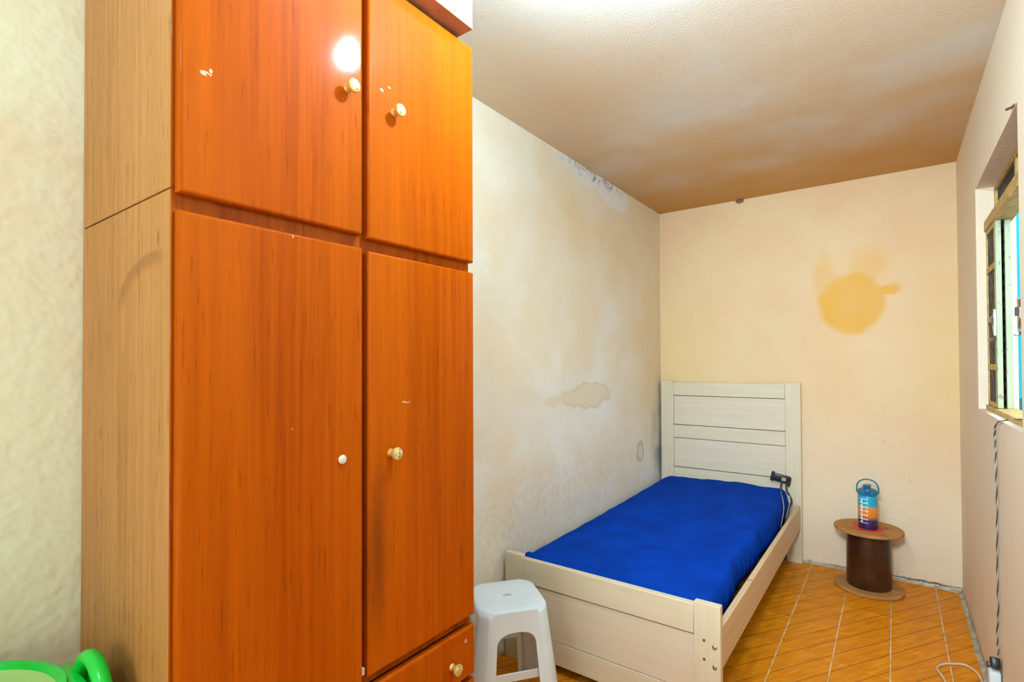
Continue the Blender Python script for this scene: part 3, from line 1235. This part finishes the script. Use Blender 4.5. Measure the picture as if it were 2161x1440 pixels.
# ================================================================== cable reel table + bottle
RC = (-.140, 3.815)
reel = thing('cable_reel', (RC[0], RC[1], 0), 'wooden cable reel standing on end as a small table', 'cable reel')
RZ = .372
for za in (0.001, RZ - .018):
    dsk = lathe('reel_disc', M['reelwood'], reel, [(.180, 0), (.1835, .003), (.1835, .015), (.180, .018)], (RC[0], RC[1], za), 56)
    if za > .1:
        for a in (.3, 2.4, 4.3):
            lathe('bolt_hole', M['rust'], dsk, [(.009, 0), (.008, .0008)], (RC[0] + .1 * math.cos(a), RC[1] + .1 * math.sin(a), RZ), 14)
        lathe('red_label', M['red'], dsk, [(.085, 0), (.085, .0006)], (RC[0] + .0, RC[1] - .012, RZ), 32)
lathe('drum', M['drum'], reel, [(.1165, 0), (.1185, .004), (.1165, RZ - .040), (.1165, RZ - .038)], (RC[0], RC[1], .0195), 48)

BT = (RC[0] + .0, RC[1] - .012, RZ + .0008)


def bottle_mat():
    n = N('bottle_gradient')
    p = n.pos('object')
    x, y, z = n.sep(p)
    cr = n.t.nodes.new('ShaderNodeValToRGB')
    n.put(cr.inputs[0], n.math('DIVIDE', z, .205))
    els = cr.color_ramp.elements
    els[0].position, els[0].color = .0, (.012, .010, .055, 1)
    els[1].position, els[1].color = .26, (.03, .018, .11, 1)
    for ps, c in ((.40, (.70, .20, .015)), (.60, (.78, .24, .012)), (.70, (.01, .36, .45)), (1.0, (.006, .33, .55))):
        q = els.new(ps)
        q.color = c + (1,)
    col = cr.outputs[0]
    # white printed marks: an upright scale with short ragged lines beside it (too small to read)
    ang = n.math('ARCTAN2', x, n.math('MULTIPLY', y, -1))
    a1 = n.math('ABSOLUTE', n.math('ADD', ang, .62))
    rows = n.math('FRACT', n.math('DIVIDE', z, .0245))
    idx = n.math('FLOOR', n.math('DIVIDE', z, .0245))
    nz = n.noise(n.scale(p, (170, 170, 260)), 1.0, 2)
    line = n.math('MULTIPLY', n.ramp(rows, .38, .42), n.ramp(rows, .72, .68))
    wid = n.ramp(n.math('ABSOLUTE', n.math('ADD', ang, .45)), .50, .47)
    marks = n.math('MULTIPLY', n.math('MULTIPLY', line, wid), n.ramp(nz, .44, .5))
    drop = n.math('MULTIPLY', n.ramp(a1, .14, .10), n.ramp(n.noise(n.scale(p, (120, 120, 120)), 1, 1), .42, .48))
    zone = n.math('MULTIPLY', n.ramp(z, .035, .04), n.ramp(z, .188, .183))
    f = n.math('MULTIPLY', n.math('MAXIMUM', marks, n.math('MULTIPLY', drop, .9)), zone)
    col = n.mix(f, col, (.85, .85, .85))
    n.set(Base_Color=col, Roughness=.3)
    n.b.inputs['Coat Weight'].default_value = .3
    return n.m


M['bottle'] = bottle_mat()
M['lid'] = plain('teal_lid_plastic', (.008, .16, .26), .32, var=.1, sc=40)
M['lid_blue'] = plain('blue_button_plastic', (.01, .09, .32), .3, var=.1, sc=40)
bo = thing('water_bottle', BT, 'blue, orange and navy water bottle with carry handle on the reel', 'bottle')
lathe('bottle_body', M['bottle'], bo, [(.049, 0), (.0525, .004), (.0525, .192), (.050, .200), (.046, .204)], BT, 40)
lid = lathe('lid', M['lid'], bo, [(.050, .2045), (.054, .208), (.054, .222), (.049, .232), (.038, .240), (.026, .244)], BT, 40)
bm = bmesh.new()
bm_lathe(bm, [(.020, .244), (.021, .258), (.016, .264)], (BT[0] - .004, BT[1], BT[2]), 20)
bm_box(bm, BT[0] - .012, BT[0] + .018, BT[1] - .03, BT[1] + .012, BT[2] + .256, BT[2] + .266, .003, 1)
new('spout_cap', bm, M['lid'], lid, 40)
bm = bmesh.new()
bm_box(bm, BT[0] - .012, BT[0] + .014, BT[1] - .056, BT[1] - .03, BT[2] + .212, BT[2] + .246, .004, 2)
new('push_button', bm, M['lid_blue'], lid, 40)
hp = [(BT[0] - .0565, BT[1], BT[2] + .214)] + [(BT[0] - .0565 * math.cos(a), BT[1] + .004, BT[2] + .245 + .052 * math.sin(a)) for a in [PI * k / 16 for k in range(17)]] + [(BT[0] + .0565, BT[1], BT[2] + .214)]
tube('carry_handle', M['lid'], lid, hp, .0042, 10)

# ================================================================== cables at the right wall
random.seed(2)


def twist(path, r, k, ph):
    out = []
    path = [p + Vector((0, .010 * noise.noise(Vector((i_ * .11, 5, 5))) + .006 * noise.noise(Vector((i_ * .27, 9, 1))), 0)) for i_, p in enumerate(path)]
    n = len(path)
    for i_, p in enumerate(path):
        a = i_ * k + ph
        out.append(p + Vector((.0, math.cos(a) * r, 0)) + Vector((math.sin(a) * r * .6 - .0005, 0, 0)))
    return out


base = spline([(.372, 2.36, 1.205), (.330, 2.50, 1.186), (.3165, 2.62, 1.158), (.3185, 2.665, 1.10), (.3190, 2.66, 1.02), (.3185, 2.648, .9), (.3188, 2.655, .75), (.3186, 2.665, .6), (.3188, 2.66, .45), (.3184, 2.69, .33), (.3186, 2.672, .262)], 14)
tw = thing('twisted_wire', (.319, 2.66, .26), 'grey and black twisted wire hanging down the right wall', 'wire')
tube('strand', M['cable_black'], tw, twist(base, .0021, .75, 0), .0021, 6)
tube('strand', M['cable_grey'], tw, twist(base, .0021, .75, PI), .0021, 6)

pl = thing('plug_adapter', (.306, 2.655, .16), 'black plug pushed into a white socket adapter low on the right wall', 'plug')
bm = bmesh.new()
bm_box(bm, .292, .320, 2.630, 2.685, .215, .255, .006, 2)
bm_box(bm, .284, .312, 2.672, 2.702, .212, .236, .004, 2)
bmesh.ops.rotate(bm, verts=bm.verts[:], cent=(.306, 2.66, .235), matrix=Matrix.Rotation(math.radians(-24), 3, 'X'))
new('plug', bm, M['black'], pl, 40)
bm = bmesh.new()
bm_box(bm, .286, .322, 2.632, 2.700, .145, .212, .008, 2)
new('adapter', bm, M['white_plastic'], pl, 40)

wc = spline([(.302, 2.80, .006), (.320 - .02, 2.93, .0055), (.290, 3.035, .0055), (.255, 3.085, .005), (.215, 3.07, .005), (.170, 3.035, .005), (.146, 2.975, .005), (.165, 2.90, .005), (.172, 2.78, .005), (.165, 2.6, .005)], 10)
tag(tube('white_cable', M['cable_white'], None, wc, .0042, 8), 'thin white cable looping over the floor tiles', 'cable')

# small dauber nest in the angle of ceiling and far wall
bm = bmesh.new()
for (a, b, c, r) in ((-.93, 4.040, 2.603, .014), (-.912, 4.042, 2.606, .012), (-.948, 4.044, 2.607, .010)):
    bmesh.ops.create_icosphere(bm, subdivisions=2, radius=r, matrix=Matrix.Translation((a, b, c)))
for v in bm.verts:
    v.co += v.normal * .003 * noise.noise(v.co * 90)
tag(new('mud_nest', bm, M['mud'], None, 180), 'tiny mud nest where the ceiling meets the far wall', 'nest')

# ================================================================== green hamper, lower left
HC = (-1.338, .098)
HZ = .80
hm = thing('laundry_hamper', (HC[0], HC[1], 0), 'tall pale green plastic hamper with bright green rim beside the wardrobe', 'hamper')
lathe('hamper_body', M['lime'], hm, [(.155, .001), (.165, .02), (.189, HZ - .03), (.192, HZ - .012), (.189, HZ - .012), (.184, HZ - .05), (.160, .03), (.02, .026)], (HC[0], HC[1], 0), 48)
lathe('rim', M['green'], hm, [(.1905, HZ - .032), (.200, HZ - .030), (.205, HZ - .008), (.202, HZ), (.192, HZ - .001), (.1895, HZ - .012)], (HC[0], HC[1], 0), 56, cap=False)
# lug handle standing on the rim next to the wardrobe side
lug = bmesh.new()
LC = Vector((-1.272, .318, .748))
arc = []
for k in range(25):
    a = -.35 + (PI + .7) * k / 24
    arc.append(LC + Vector((.080 * math.cos(a), .010, .094 * math.sin(a) - .01)))
bm_tube(lug, arc, .015, 10)
lg = new('handle', lug, M['green'], hm, 60)
bm = bmesh.new()
vs = [bm.verts.new(p + Vector((0, .006, 0))) for p in arc]
bm.faces.new(vs)
r_ = bmesh.ops.extrude_face_region(bm, geom=bm.faces[:])
bmesh.ops.translate(bm, verts=[g for g in r_['geom'] if isinstance(g, bmesh.types.BMVert)], vec=(0, .004, 0))
new('handle_web', bm, M['green'], lg)
tube('handle_rib', M['green'], lg, [LC + Vector((-.058, -.002, -.03)), LC + Vector((.0, -.004, .012)), LC + Vector((.055, .004, .038))], .008, 8)
tube('handle_rib', M['green'], lg, [LC + Vector((.028, -.006, .022)), LC + Vector((.032, -.008, -.05))], .009, 8)
bm = bmesh.new()
bm_box(bm, -1.39, -1.27, .293, .322, HZ - .040, HZ - .008, .006, 2)
new('handle_bracket', bm, M['green'], hm, 40)

# ================================================================== ceiling lamps
for pos, pw, lb in ((BULB_POS, BULB_POWER, 'bare white bulb hanging under the ceiling in front of the wardrobe'), (REAR_POS, REAR_POWER, 'bare white bulb under the ceiling near the doorway')):
    lp = thing('ceiling_bulb', (pos[0], pos[1], ZC), lb, 'lamp')
    lathe('ceiling_rose', M['white_plastic'], lp, [(.045, 0), (.045, -.012), (.022, -.022)], (pos[0], pos[1], ZC - .001), 24)
    lathe('lamp_holder', M['white_plastic'], lp, [(.019, 0), (.019, -.05), (.016, -.062)], (pos[0], pos[1], ZC - .023), 20)
    r = .034
    prof = [(.013, .052), (.015, .04)] + [(r * math.sin(a), r * math.cos(a)) for a in [.5 + (PI - .56) * k / 8 for k in range(9)]]
    lathe('bulb', bulb_mat('bulb_glow', pw), lp, prof, pos, 12, smooth=180)
